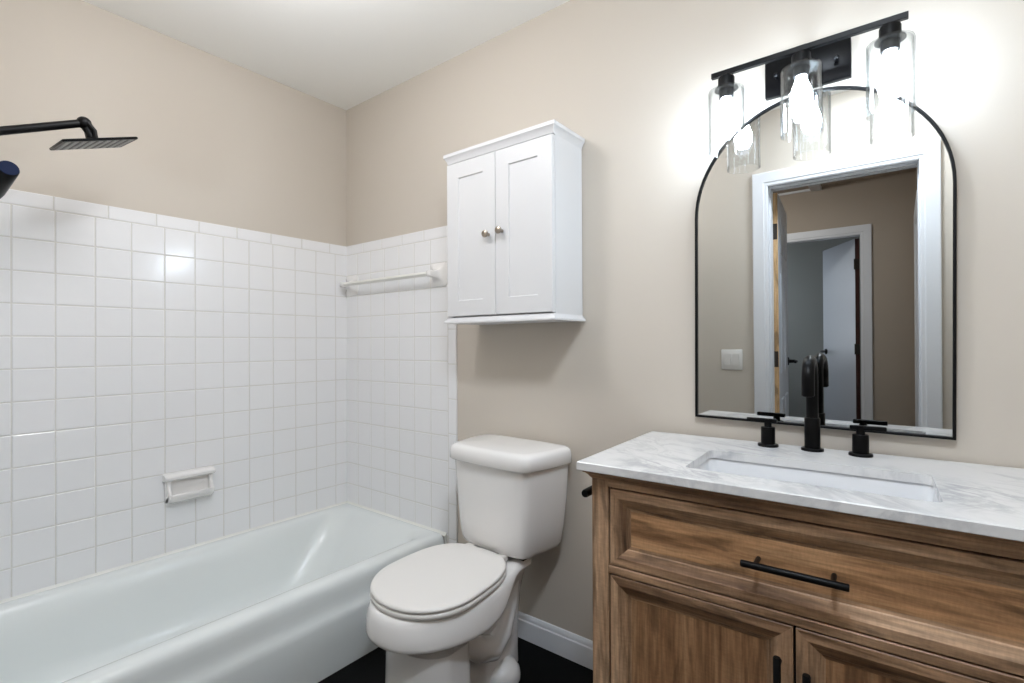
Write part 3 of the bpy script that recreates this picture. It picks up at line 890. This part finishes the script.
finish('carcass', bm, ['wood_x', 'wood_z', 'gap'], va, angle=25)
# cove moulding under the top
bm = bmesh.new()
sweep(bm, [(BX0, -0.012), (BX0, YFR), (BX1, YFR), (BX1, -0.012)],
      [(-0.012, 0.824), (0.0, 0.824), (0.0035, 0.828), (0.006, 0.832), (0.012, 0.837), (0.016, 0.839), (0.016, 0.8435), (-0.012, 0.8435)])
finish('cove_moulding', bm, 'wood_x', va, angle=25)
def framed_front(name, x0, x1, z0, z1, panel_mat, fw=0.047):
    """flat outer lip, sloped inner moulding, recessed panel; mitred frame"""
    bm = bmesh.new()
    yb = YFR + 0.019; yf = YFR + 0.0005
    def lp(i, y): return [(x0+i, y, z0+i), (x1-i, y, z0+i), (x1-i, y, z1-i), (x0+i, y, z1-i)]
    L_ = [lp(0, yb), lp(0, yf+0.0012), lp(0.0012, yf), lp(0.019, yf), lp(0.021, yf+0.0015), lp(fw-0.009, yf+0.008), lp(fw-0.007, yf+0.0105), lp(fw, yf+0.0115)]
    rings = [[bm.verts.new(p) for p in s] for s in L_]
    for a, c in zip(rings, rings[1:]):
        for i in range(4):
            f = bm.faces.new((a[i], a[(i+1) % 4], c[(i+1) % 4], c[i]))
            f.material_index = 0 if i in (0, 2) else 1
    f = bm.faces.new(rings[0]); f.material_index = 0
    o = finish(name, bm, ['wood_x', 'wood_z'], va, angle=18)
    bm = bmesh.new()
    box(bm, x0+fw-0.004, x1-fw+0.004, yf+0.0117, yf+0.016, z0+fw-0.004, z1-fw+0.004)
    finish('panel', bm, panel_mat, o, smooth=False)
    return o
def bar_pull(parent, p0, p1, posts):
    bm = bmesh.new()
    p0, p1 = Vector(p0), Vector(p1)
    tube(bm, [p0, p0 + (p1-p0)*0.01, p0 + (p1-p0)*0.99, p1], [0.0058, 0.0068, 0.0068, 0.0058], 16)
    for t in posts:
        q = p0 + (p1-p0)*t
        tube(bm, [q, (q.x, YFR+0.0125, q.z)], 0.0045, 12)
    return finish('handle', bm, 'black', parent)
M['wood_panel_z'] = wood('brown oak door panel', 'z', (86, 58, 37), (142, 105, 74), (170, 132, 97), seed=9.3)
M['wood_panel_x'] = wood('brown oak drawer panel', 'x', (116, 82, 54), (172, 130, 92), (198, 157, 117), seed=5.9)
dw = framed_front('drawer', 0.0735, W-0.0735, 0.6300, 0.8045, 'wood_panel_x')
bar_pull(dw, (0.362, YFR-0.030, 0.716), (0.538, YFR-0.030, 0.716), (0.14, 0.86))
xm = W/2
dA = framed_front('door', 0.0735, xm-0.0030, 0.111, 0.6050, 'wood_panel_z')
dB = framed_front('door', xm+0.0020, W-0.0735, 0.111, 0.6050, 'wood_panel_z')
bar_pull(dA, (xm-0.026, YFR-0.030, 0.555), (xm-0.026, YFR-0.030, 0.40), (0.14, 0.86))
bar_pull(dB, (xm+0.022, YFR-0.030, 0.540), (xm+0.022, YFR-0.030, 0.385), (0.14, 0.86))

# countertop with a cut-out -----------------------------------------------
ct = bpy.data.objects.new('countertop', None)
CT0, CT1 = 0.844, 0.864
SX0, SX1, SY0, SY1 = 0.226, 0.672, -0.412, -0.188
bm = bmesh.new()
nA = 6
inner = rrect(SX0, SX1, SY0, SY1, 0.014, 0, nA)
oc = [(0, -D), (W, -D), (W, 0), (0, 0)]
def ctop(z, ins, hole):
    iv = [bm.verts.new((p[0]+0, p[1], z)) for p in inner]
    return iv
def ring_plate(z, e, up):
    oV = [bm.verts.new((x + (e if x == 0 else -e), y + (e if y == -D else -e), z)) for x, y in oc]
    iV = [bm.verts.new((p[0], p[1], z)) for p in inner]
    n = len(iV); k = nA+1
    for i in range(n):
        j = (i+1) % n
        ci, cj = (i // k) % 4, (j // k) % 4
        if ci == cj: bm.faces.new((iV[i], iV[j], oV[ci]))
        else: bm.faces.new((iV[i], iV[j], oV[cj], oV[ci]))
    return oV, iV
oT, iT = ring_plate(CT1, 0.002, True)
oB, iB = ring_plate(CT0, 0.001, False)
o1 = [bm.verts.new((x, y, CT1-0.002)) for x, y in oc]
o2 = [bm.verts.new((x, y, CT0+0.001)) for x, y in oc]
ring_faces(bm, [oT, o1, o2, oB]); ring_faces(bm, [iT, iB])
me_o = finish('countertop', bm, 'marble', None, angle=30)
me_o.location = VO; me_o.rotation_euler = (0, 0, VR)
tag(me_o, 'white marble countertop with grey veins on the oak vanity', 'countertop')
bpy.data.objects.remove(ct)

# undermount basin ----------------------------------------------------------
sk = empty('sink', VM @ Vector((0.449, -0.30, CT0)), VR, 'white rectangular undermount sink set in the marble countertop', 'sink')
bm = bmesh.new()
cx, cy = 0.449, -0.30
def srect(g, r, z): return [(p[0]-cx, p[1]-cy, z-CT0) for p in rrect(SX0-g, SX1+g, SY0-g, SY1+g, r, z, 6)]
secs = [srect(0.022, 0.02, CT0-0.0005), srect(0.006, 0.02, CT0-0.0005), srect(0.004, 0.02, CT0-0.004), srect(0.0, 0.02, CT0-0.03), srect(-0.006, 0.024, CT0-0.085),
        srect(-0.014, 0.03, CT0-0.112), srect(-0.030, 0.035, CT0-0.124), srect(-0.055, 0.03, CT0-0.128), srect(-0.10, 0.01, CT0-0.131)]
loft(bm, secs, cap0=False, cap1=True)
# outside skin
loft(bm, [srect(0.022, 0.02, CT0-0.0005), srect(0.022, 0.02, CT0-0.012), srect(0.010, 0.02, CT0-0.03), srect(0.004, 0.03, CT0-0.11), srect(-0.03, 0.03, CT0-0.136)], cap0=False)
finish('basin', bm, 'basin', sk, angle=50)
bm = bmesh.new()
lathe(bm, [(0.030, -0.1315), (0.030, -0.128), (0.026, -0.1265), (0.018, -0.128), (0.001, -0.1275)], (0, 0.01, 0), 24)
finish('drain', bm, 'black', sk)

# faucet: spout and two lever handles --------------------------------------
fa = empty('faucet', VM @ Vector((0.444, -0.045, CT1)), VR, 'matte black gooseneck faucet with two lever handles behind the sink', 'faucet')
bm = bmesh.new()
lathe(bm, [(0.026, 0.0), (0.026, 0.005), (0.0245, 0.0065), (0.0185, 0.007), (0.0180, 0.010), (0.0180, 0.083), (0.0165, 0.085), (0.0140, 0.0855)], (0, 0, 0), 28)
pts = [(0, 0, 0.084), (0, 0, 0.14)]
rc = 0.048
for k in range(1, 13):
    a = pi*k/12
    pts.append((0, -rc + rc*cos(a), 0.186 + rc*sin(a)))
pts.insert(2, (0, 0, 0.186))
pts.append((0, -2*rc, 0.150))
tube(bm, pts, 0.0142, 20)
finish('spout', bm, 'black_gloss', fa, angle=50)
bm = bmesh.new(); lathe(bm, [(0.0118, 0.1502), (0.0118, 0.148), (0.010, 0.1475)], (0, -2*rc, 0), 20)
finish('aerator', bm, 'black', fa)
for s, hx in ((-1, -0.103), (1, 0.103)):
    bm = bmesh.new()
    lathe(bm, [(0.0255, 0.0), (0.0255, 0.005), (0.024, 0.0065), (0.0178, 0.007), (0.0175, 0.010), (0.0175, 0.050), (0.0165, 0.052), (0.010, 0.0525), (0.0092, 0.054), (0.0092, 0.074)], (hx, -0.004, 0), 28)
    h = finish('handle', bm, 'black_gloss', fa, angle=50)
    bm = bmesh.new()
    xa, xb = hx - s*0.022, hx + s*0.052
    secs = []
    for xx in (xa, xa+s*0.002, xb-s*0.002, xb):
        k = 0.8 if xx in (xa, xb) else 1.0
        secs.append([(xx, -0.004 + p[0]*k, 0.069 + p[1]*k) for p in rrect(-0.006, 0.006, -0.0055, 0.0055, 0.0025, 0, 3)])
    loft(bm, secs)
    finish('lever', bm, 'black_gloss', h)

# paper holder on the vanity's left side -----------------------------------
ph = empty('paper_holder', vpt(BX0-0.0005, -0.285, 0.762), VR, 'black toilet paper holder on the left side of the vanity', 'paper holder')
bm = bmesh.new()
lathe(bm, [(0.022, 0.0), (0.022, -0.005), (0.0195, -0.007), (0.0095, -0.008), (0.0095, -0.050)], (0, 0, 0), 24, 'x')
finish('mount', bm, 'black', ph)
bm = bmesh.new()
tube(bm, [(-0.050, 0.012, 0), (-0.050, 0.008, 0), (-0.050, -0.126, 0), (-0.050, -0.130, 0)], [0.009, 0.0105, 0.0105, 0.009], 18)
finish('bar', bm, 'black', ph)

# ------------------------------------------------------------------ MIRROR
MX0, MX1, MZ0, MZT = 1.835, 2.434, 0.917, 1.818
mcx, hw = (MX0+MX1)/2, (MX1-MX0)/2
mi = empty('wall_mirror', (mcx, 0.0, MZ0), 0, 'tall arched mirror with thin black frame above the sink', 'mirror')
def arch(ins, y, n=40):
    h = hw - ins
    zs = (MZT - MZ0) - hw
    pts = [(-h, y, ins), (h, y, ins)]
    for k in range(n+1):
        a = pi*k/n
        pts.append((h*cos(a), y, zs + h*sin(a)))
    return pts
mi.rotation_euler = (0.0085, 0.007, 0)
bm = bmesh.new()
loft(bm, [arch(0.0, -0.0005), arch(0.0, -0.0185), arch(0.0012, -0.0195), arch(0.0050, -0.0195), arch(0.0062, -0.0185), arch(0.0062, -0.0005), arch(0.0, -0.0005)], cap0=False, cap1=False)
finish('frame', bm, 'black', mi, angle=35)
bm = bmesh.new()
loft(bm, [arch(0.0055, -0.0110), arch(0.0055, -0.0125)])
finish('mirror_glass', bm, 'mirror', mi, smooth=False)

# ------------------------------------------------------------------ VANITY LIGHT
LX, LY = 2.136, -0.113
vl = empty('vanity_light', (LX, 0.0, 1.88), 0, 'black bar vanity light with three clear glass shades above the mirror', 'light fixture')
bm = bmesh.new()
box(bm, -0.101, 0.101, -0.020, -0.0005, -0.050, 0.050, 0.0025, 2)
finish('back_plate', bm, 'black_gloss', vl, angle=30)
bm = bmesh.new()
box(bm, -0.013, 0.013, LY+0.006, -0.019, 0.002, 0.026, 0.002, 1)
finish('stem', bm, 'black_gloss', vl, angle=30)
for s in (-1, 1):
    bm = bmesh.new(); lathe(bm, [(0.0045, -0.0200), (0.0045, -0.034), (0.006, -0.0345), (0.006, -0.040), (0.003, -0.043)], (s*0.07, 0, 0.0), 14, 'y')
    finish('screw', bm, 'black_gloss', vl)
bm = bmesh.new(); box(bm, -0.219, 0.216, LY-0.0065, LY+0.0065, 0.004, 0.0185, 0.001, 1)
finish('bar', bm, 'black', vl, angle=30)
GT, GB, GR_ = -0.036, -0.206, 0.047    # glass top, bottom, radius
sock0 = None
def lamp(xx):
    bm = bmesh.new()
    lathe(bm, [(0.0075, 0.005), (0.0075, -0.002), (0.0205, -0.003), (0.0215, -0.005), (0.0215, -0.031), (0.030, -0.032), (0.0305, -0.0355), (0.022, -0.036), (0.0185, -0.0365), (0.0185, -0.058), (0.0175, -0.060)], (xx, LY, 0), 28)
    so = finish('socket', bm, 'black', vl, angle=40)
    bm = bmesh.new()
    lathe(bm, [(0.0215, GT-0.001), (GR_-0.004, GT-0.001), (GR_-0.001, GT-0.003), (GR_, GT-0.007), (GR_, GB), (GR_-0.0015, GB-0.001), (GR_-0.003, GB), (GR_-0.003, GT-0.008), (GR_-0.005, GT-0.0045), (0.0215, GT-0.004), (0.0215, GT-0.001)], (xx, LY, 0), 40, cap0=False, cap1=False)
    finish('glass_shade', bm, 'glass', so, angle=50)['label'] = 'clear glass cylinder shade'
    bm = bmesh.new()
    lathe(bm, [(0.0125, -0.060), (0.0135, -0.070), (0.019, -0.085), (0.0245, -0.102), (0.0255, -0.115), (0.0225, -0.130), (0.015, -0.141), (0.001, -0.146)], (xx, LY, 0), 18, cap0=True)
    finish('bulb', bm, 'bulb', so)['label'] = 'glowing bulb'
for xx in (-0.180, 0.001, 0.182): lamp(xx)

# ------------------------------------------------------------------ LIGHT SWITCH (front wall, seen in the mirror)
ls = empty('light_switch', (1.560, YF, 1.02), 0, 'white double rocker light switch beside the doorway, seen in the mirror', 'light switch')
bm = bmesh.new(); box(bm, -0.058, 0.058, 0.0, 0.006, -0.058, 0.058, 0.003, 2)
finish('cover_plate', bm, 'switch', ls, angle=30)
for xx in (-0.023, 0.023):
    bm = bmesh.new()
    loft(bm, [[(xx+sx*0.0165, yv + (0.0025 if sz > 0 else 0)*(yv > 0.0065), sz*0.033) for sx, sz in ((-1, -1), (1, -1), (1, 1), (-1, 1))] for yv in (0.005, 0.0085)])
    finish('rocker', bm, 'switch', ls, smooth=False)
